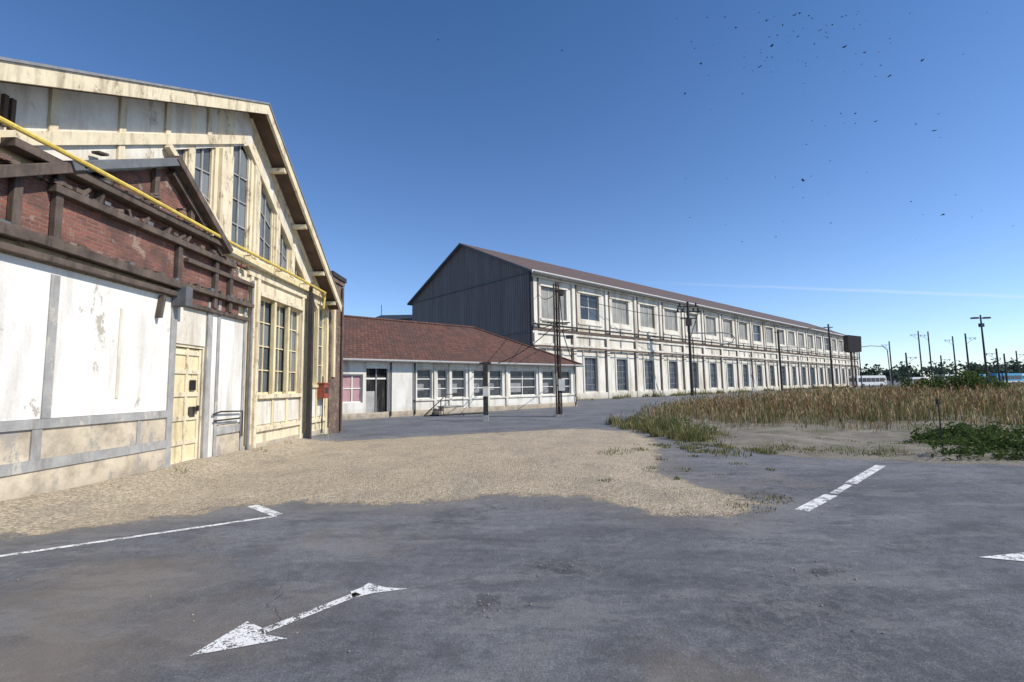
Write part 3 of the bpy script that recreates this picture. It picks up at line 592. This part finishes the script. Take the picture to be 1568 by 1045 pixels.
bus('parked_bus',98,134,11,3.1,.3,'buswhite','buswhite'); bus('parked_van',118,142,6,2.5,.25,'buswhite','buswhite')
for x,y,bd in ((128,142,'buswhite'),(137,146,'busblue'),(148,150,'buswhite'),(140,138,'busblue'),(158,152,'buswhite')): bus('parked_bus',x,y,10,3.1,.15+random.random()*.3,bd,'busblue' if bd=='buswhite' else 'buswhite')
bus('parked_van',112,150,5.5,2.3,.6,'busblue','buswhite')

# ---------------------------------------------------------------- vegetation
def quadmesh(name,P,Fa,C,mat='leaf'):
    me=bpy.data.meshes.new(name); me.from_pydata(P.reshape(-1,3).tolist(),[],Fa.tolist() if hasattr(Fa,'tolist') else Fa)
    a=me.color_attributes.new('Col','FLOAT_COLOR','POINT'); cc=np.ones((len(P.reshape(-1,3)),4),np.float32); cc[:,:3]=C.reshape(-1,3); a.data.foreach_set('color',cc.reshape(-1))
    me.materials.append(M[mat]); o=bpy.data.objects.new(name,me); return link(o)
def blades(x,y,h,w,lean,col,z0=0):
    n=len(x); a=rng.uniform(0,2*np.pi,n); la=rng.uniform(0,2*np.pi,n); dx=np.cos(a)*w/2; dy=np.sin(a)*w/2; lx=np.cos(la)*lean*h; ly=np.sin(la)*lean*h
    P=np.zeros((n,5,3)); P[:,0]=np.stack([x-dx,y-dy,z0+0*x],-1); P[:,1]=np.stack([x+dx,y+dy,z0+0*x],-1)
    P[:,2]=np.stack([x+dx*.8+lx*.35,y+dy*.8+ly*.35,z0+h*.55],-1); P[:,3]=np.stack([x-dx*.8+lx*.35,y-dy*.8+ly*.35,z0+h*.55],-1); P[:,4]=np.stack([x+lx,y+ly,z0+h],-1)
    C=np.repeat(col[:,None,:],5,1)
    return P,C,5
def blade_faces(n): 
    b=np.arange(n)*5; return [ [i,i+1,i+2,i+3] for i in b]+[[i+3,i+2,i+4] for i in b]
def scatter(poly,n,box):
    X_=rng.uniform(box[0],box[1],n); Y_=rng.uniform(box[2],box[3],n); m=sdf(poly,X_,Y_)>0; return X_[m],Y_[m]
def clump(x,y,s):
    return .5+.25*(np.sin(x*s+1.3*np.sin(y*s*.7))+np.cos(y*s*1.3+1.7*np.sin(x*s*.6)))
TALL=[(4.6,19.5),(7.0,17.5),(10,15.5),(13.5,14.5),(22,14),(60,10),(200,60),(250,260),(131,148),(24,53),(12.4,41),(6,25)]
xs_=[];ys_=[]
for n,bx in ((32000,(4,30,13,30)),(20000,(6,55,28,60)),(12000,(20,120,50,140))):
    a,b=scatter(TALL,n,bx); xs_.append(a); ys_.append(b)
x=np.concatenate(xs_); y=np.concatenate(ys_); cl=clump(x,y,.9)*.45+clump(x+9,y-4,2.3)*.3+clump(x-3,y+7,.28)*.25; keep=(cl+rng.normal(0,.10,len(x)))>.44
edge=np.clip(sdf(TALL,x,y)/5,0,1); keep&=rng.random(len(x))<(.25+.75*edge)
x,y,cl,edge=x[keep],y[keep],cl[keep],edge[keep]; dist=np.hypot(x,y); n=len(x)
c2=clump(x+5,y,.45)
h=(.05+1.15*cl+.25*rng.random(n))*(.40+.6*edge)+.16*rng.normal(0,1,n).clip(-1.5,2.4); tallm=rng.random(n)<.04; h[tallm]*=1.4; h=h.clip(.2,2.0)
w_=np.clip(.010*dist/14,.012,.12)
red=np.array([[.20,.105,.06]]); gre=np.array([[.14,.165,.06]]); stw=np.array([[.50,.42,.26]]); brn=np.array([[.28,.20,.12]])
rr=rng.random((n,1)); pr=(.03+.38*c2*edge)[:,None]
base=np.where(rr<pr,red,np.where(rr<pr+.20,brn,np.where(rr<pr+.46,stw,gre)))*rng.uniform(.6,1.35,(n,1))
P,C,_=blades(x,y,h,w_,rng.uniform(.02,.35,n),base)
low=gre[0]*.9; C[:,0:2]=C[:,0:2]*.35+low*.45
k=rng.random(n)<.5; nk=k.sum(); hx=P[k,4]; 
Ps=[P.reshape(-1,3)]; Cs=[C.reshape(-1,3)]; faces=blade_faces(n); off=n*5
for r in range(2):
    c=hx+rng.normal(0,.03,(nk,3))*np.array([1,1,0])-np.array([0,0,1])*(rng.random((nk,1))*.3+.02); a=rng.uniform(0,6.28,nk); s1=np.clip(w_[k]*1.5,.02,.14)*rng.uniform(.5,1.2,nk); s2=rng.uniform(.05,.13,nk)
    dv=np.stack([np.cos(a)*s1,np.sin(a)*s1,rng.normal(0,.02,nk)],-1); uv=np.stack([rng.normal(0,.03,nk),rng.normal(0,.03,nk),s2],-1)
    Q=np.stack([c-uv,c+dv*.7,c+uv,c-dv*.7],1); Ps.append(Q.reshape(-1,3)); cc=base[k]*np.array([1.15,1.0,.9]); Cs.append(np.repeat(cc[:,None],4,1).reshape(-1,3))
    faces+= [[off+4*i,off+4*i+1,off+4*i+2,off+4*i+3] for i in range(nk)]; off+=4*nk
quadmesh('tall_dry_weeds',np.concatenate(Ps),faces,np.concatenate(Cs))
def tufts(name,spots):
    Ps=[];Cs=[]
    for cx,cy,r,cnt,hh in spots:
        a=rng.uniform(0,6.28,cnt); rr=r*np.sqrt(rng.random(cnt)); x=cx+rr*np.cos(a); y=cy+rr*np.sin(a); h=hh*rng.uniform(.4,1.1,cnt)*(1.1-.6*rr/r)
        col=np.where(rng.random((cnt,1))<.5,np.array([[.11,.135,.045]]),np.array([[.30,.26,.13]]))*rng.uniform(.6,1.4,(cnt,1))
        P,C,_=blades(x,y,h,np.full(cnt,.008+.0008*cy),rng.uniform(.1,.7,cnt),col,z0=.0); Ps.append(P);Cs.append(C)
    P=np.concatenate(Ps);C=np.concatenate(Cs); quadmesh(name,P,blade_faces(len(P)),C)
sp=[(1.62,8.7,.16,60,.10),(3.75,7.3,.35,130,.07),(3.2,6.9,.4,110,.05),(-6.55,9.6,.2,70,.4),(-6.6,12.7,.25,60,.35),(-6.5,8.1,.2,60,.3),(-6.7,14.4,.3,60,.3),(-6.6,17,.3,60,.3)]
for i in range(110):
    t=random.random(); sp.append((5.2+t*6+random.gauss(0,1.2),11.9-t*1.2+abs(random.gauss(0,1.6)),random.uniform(.15,.5),random.randint(30,100),random.uniform(.06,.22)))
for i in range(70): sp.append((random.uniform(4.3,6.8),random.uniform(14.5,21.5),random.uniform(.15,.6),80,random.uniform(.1,.75)))
for i in range(16): sp.append((random.uniform(2.6,5.0),random.uniform(8.5,16),random.uniform(.05,.25),30,random.uniform(.04,.1)))
for i in range(60):
    t=random.random()*120; sp.append((2.3+.738*t+.674*(.8+random.random()*2.5),55.4+.674*t-.738*(.8+random.random()*2.5),random.uniform(.5,1.2),60,random.uniform(.4,1.1)))
tufts('grass_tufts',sp)
def leafy(name,spots,leaf=.04,dark=(.055,.085,.025),light=(.13,.17,.06)):
    Ps=[];Cs=[]
    for cx,cy,r,cnt,hh in spots:
        a=rng.uniform(0,6.28,cnt); rr=r*np.sqrt(rng.random(cnt)); z=hh*rng.random(cnt)**.7*(1-.5*(rr/r)**2); bumps=1+.35*np.sin(a*3+cx*7)
        c=np.stack([cx+rr*np.cos(a)*bumps,cy+rr*np.sin(a)*bumps,z],-1); u=rng.normal(0,1,(cnt,3)); u/=np.linalg.norm(u,axis=1)[:,None]; v_=np.cross(u,rng.normal(0,1,(cnt,3))); v_/=np.linalg.norm(v_,axis=1)[:,None]
        s_=leaf*rng.uniform(.6,1.4,(cnt,1)); Q=np.stack([c-u*s_,c+v_*s_*.5,c+u*s_,c-v_*s_*.5],1); Ps.append(Q)
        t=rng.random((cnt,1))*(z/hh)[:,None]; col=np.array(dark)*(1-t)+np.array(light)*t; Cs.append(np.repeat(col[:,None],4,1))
    P=np.concatenate(Ps);C=np.concatenate(Cs); quadmesh(name,P,np.arange(len(P)*4).reshape(-1,4),C)
sp=[]
for i in range(60):
    yy=random.uniform(10.3,14.2); sp.append((max(yy*random.uniform(.84,.95),random.uniform(9.4,16)),yy,random.uniform(.2,.6),240,random.uniform(.12,.6)))
for i in range(9): sp.append((random.uniform(5.0,7.5),random.uniform(18,22),random.uniform(.2,.5),120,random.uniform(.2,.5)))
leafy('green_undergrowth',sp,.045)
for x,y,r,hh in ((44,48,2.2,3.0),(42,49,1.5,2.2),(47,50,1.8,2.5)):
    leafy('green_bush',[(x+random.gauss(0,r*.4),y+random.gauss(0,r*.4),r*random.uniform(.4,.8),400,hh*random.uniform(.7,1)) for _ in range(7)],.14)
Ps=[];Cs=[];
for i in range(200):
    t=i/200; x=70+t*700+random.gauss(0,6); y=430-t*90+random.gauss(0,22); H_=random.uniform(9,17); R=random.uniform(4,7); cnt=160
    u=rng.normal(0,1,(cnt,3)); u/=np.linalg.norm(u,axis=1)[:,None]; rad=rng.random((cnt,1))**.4; c=np.array([x,y,H_*.55])+u*rad*np.array([R,R,H_*.45])*(1+.3*np.sin(u[:,:1]*5+i))
    a_=rng.normal(0,1,(cnt,3)); a_/=np.linalg.norm(a_,axis=1)[:,None]; b_=np.cross(a_,rng.normal(0,1,(cnt,3))); b_/=np.linalg.norm(b_,axis=1)[:,None]; s_=rng.uniform(.6,1.6,(cnt,1))
    Ps.append(np.stack([c-a_*s_,c+b_*s_*.7,c+a_*s_,c-b_*s_*.7],1)); col=np.array([.085,.115,.085])*rng.uniform(.5,1.5,(cnt,1)); Cs.append(np.repeat(col[:,None],4,1))
P=np.concatenate(Ps);C=np.concatenate(Cs); quadmesh('distant_tree_line',P,np.arange(len(P)*4).reshape(-1,4),C)
o=MB()
for i in range(620):
    r0=random.random()
    if r0<.25: c_=random.choice([(.42,4.7),(-.2,3.95),(2.75,4.55),(2.4,6.4),(3.2,6.9),(.6,6.9)]); x=c_[0]+random.gauss(0,.22); y=c_[1]+random.gauss(0,.13)
    elif r0<.65:
        x=random.uniform(-6,3.5); y=random.uniform(6,10)
        x,y=(random.uniform(2,4.6),random.uniform(6.2,8)) if random.random()<.35 else (x,y)
    else: x=random.uniform(-5,7); y=random.uniform(3,9)
    s_=random.uniform(.004,.011)*(1+.05*y); b=[]
    for q_ in ((1,0,0),(-1,0,0),(0,1,0),(0,-1,0),(0,0,.7),(0,0,-.4)): b.append((x+s_*q_[0]*random.uniform(.6,1.2),y+s_*q_[1]*random.uniform(.6,1.2),.008+s_*q_[2]*random.uniform(.6,1.2)))
    o.add(b,[(0,2,4),(2,1,4),(1,3,4),(3,0,4),(2,0,5),(1,2,5),(3,1,5),(0,3,5)],'stone')
o.obj('scattered_stones')
o=MB()
def bird(c,s_,a,fl):
    c=Vector(c); d=Vector((math.cos(a),math.sin(a),random.uniform(-.5,.5))).normalized(); sd=d.cross(Vector((0,0,1))).normalized(); up=Vector((0,0,1))
    b=[c+d*s_*.55,c-d*s_*.55,c+up*s_*.2,c-up*s_*.2,c+sd*s_*.2,c-sd*s_*.2]
    o.add(b,[(0,2,4),(2,1,4),(1,3,4),(3,0,4),(2,0,5),(1,2,5),(3,1,5),(0,3,5)],'bird')
    for q_ in (1,-1): o.add([c+d*s_*.3,c-d*s_*.25,c+sd*q_*s_*.45+up*fl*s_,c+sd*q_*s_*.8+up*fl*s_*.5-d*s_*.3],[(0,1,3,2)],'bird')
for i in range(125):
    yy=random.uniform(28,42); 
    if i<70: px=random.gauss(1240,110); py=abs(random.gauss(20,75))
    else: px=random.uniform(1050,1560); py=random.uniform(0,400)
    if px>1566: px=1500
    bird(((px-784)/740*yy*1.02,yy,1.7+(588-py)/740*yy*1.03),random.uniform(.06,.14) if random.random()<.88 else .22,random.uniform(0,6.28),random.uniform(-.4,.6))
bird((-5,33,27),.14,1,.3); bird((4,33,26),.14,2,.4)
o.obj('bird_flock')

# ---------------------------------------------------------------- light & sky
AZ=math.radians(108); EL=math.radians(42)
sd=Vector((math.sin(AZ)*math.cos(EL),math.cos(AZ)*math.cos(EL),math.sin(EL)))
L=bpy.data.lights.new('sun','SUN'); L.energy=5.0; L.angle=math.radians(.5); L.color=(1,.94,.85); lo_=bpy.data.objects.new('sun',L); link(lo_); lo_.rotation_euler=sd.to_track_quat('Z','Y').to_euler()
wd=bpy.data.worlds.new('World'); sc.world=wd; wd.use_nodes=True; nt=wd.node_tree; nt.nodes.clear()
sky=nt.nodes.new('ShaderNodeTexSky'); sky.sky_type='NISHITA'; sky.sun_disc=False; sky.sun_elevation=EL; sky.sun_rotation=AZ; sky.altitude=800; sky.air_density=1.0; sky.dust_density=.3; sky.ozone_density=2.0
bg=nt.nodes.new('ShaderNodeBackground'); bg.inputs[1].default_value=.14; ow=nt.nodes.new('ShaderNodeOutputWorld')
def drr(px,py):
    u=(px-784)/740;v=(522.5-py)/740;u2=u+.0175*v;v2=v-.0175*u;p=math.radians(5.44); return Vector((u2,math.cos(p)-v2*math.sin(p),math.sin(p)+v2*math.cos(p)))
nn=drr(1000,433).cross(drr(1568,455)).normalized()
tc=nt.nodes.new('ShaderNodeTexCoord'); dt=nt.nodes.new('ShaderNodeVectorMath'); dt.operation='DOT_PRODUCT'; nt.links.new(tc.outputs['Generated'],dt.inputs[0]); dt.inputs[1].default_value=nn
nz=nt.nodes.new('ShaderNodeTexNoise'); nz.inputs['Scale'].default_value=25; nz.inputs['Detail'].default_value=6; nt.links.new(tc.outputs['Generated'],nz.inputs['Vector'])
ma=lambda op,a,b: (lambda m:(setattr(m,'operation',op),[nt.links.new(v,m.inputs[i]) if isinstance(v,bpy.types.NodeSocket) else setattr(m.inputs[i],'default_value',v) for i,v in enumerate((a,b))],m.outputs[0])[2])(nt.nodes.new('ShaderNodeMath'))
ab=ma('ABSOLUTE',ma('ADD',dt.outputs['Value'],ma('MULTIPLY',ma('SUBTRACT',nz.outputs['Fac'],.5),.004)),0.)
mr=nt.nodes.new('ShaderNodeMapRange'); nt.links.new(ab,mr.inputs[0]); mr.inputs[1].default_value=.0036; mr.inputs[2].default_value=.0; mr.inputs[3].default_value=0; mr.inputs[4].default_value=1
sx=nt.nodes.new('ShaderNodeSeparateXYZ'); nt.links.new(tc.outputs['Generated'],sx.inputs[0]); m2=nt.nodes.new('ShaderNodeMapRange'); nt.links.new(sx.outputs[0],m2.inputs[0]); m2.inputs[1].default_value=.25; m2.inputs[2].default_value=.6
m3=ma('MULTIPLY',ma('MULTIPLY',mr.outputs[0],m2.outputs[0]),.28)
hz=nt.nodes.new('ShaderNodeMapRange'); nt.links.new(sx.outputs[2],hz.inputs[0]); hz.inputs[1].default_value=0; hz.inputs[2].default_value=.7
tint=nt.nodes.new('ShaderNodeMix'); tint.data_type='RGBA'; nt.links.new(hz.outputs[0],tint.inputs[0]); tint.inputs[6].default_value=(.98,1.08,1.30,1); tint.inputs[7].default_value=(.48,.76,1.02,1)
mul=nt.nodes.new('ShaderNodeMix'); mul.data_type='RGBA'; mul.blend_type='MULTIPLY'; mul.inputs[0].default_value=1; nt.links.new(sky.outputs[0],mul.inputs[6]); nt.links.new(tint.outputs[2],mul.inputs[7])
mxx=nt.nodes.new('ShaderNodeMix'); mxx.data_type='RGBA'; nt.links.new(m3,mxx.inputs[0]); nt.links.new(mul.outputs[2],mxx.inputs[6]); mxx.inputs[7].default_value=(6,6.3,6.6,1)
nt.links.new(mxx.outputs[2],bg.inputs[0]); nt.links.new(bg.outputs[0],ow.inputs[0])

# ---------------------------------------------------------------- camera
cam=bpy.data.cameras.new('camera'); co_=link(bpy.data.objects.new('camera',cam)); cam.sensor_width=36; cam.lens=36*740/1568; cam.clip_start=.05; cam.clip_end=9000
p=math.radians(5.44); r=.0175; fw=Vector((0,math.cos(p),math.sin(p))); up=Vector((0,-math.sin(p),math.cos(p))); rt=Vector((1,0,0))
cx=(rt-up*r).normalized(); cy=(up+rt*r).normalized(); cz=-fw
m=Matrix((cx,cy,cz)).transposed().to_4x4(); m.translation=Vector((0,0,1.7)); co_.matrix_world=m
sc.camera=co_
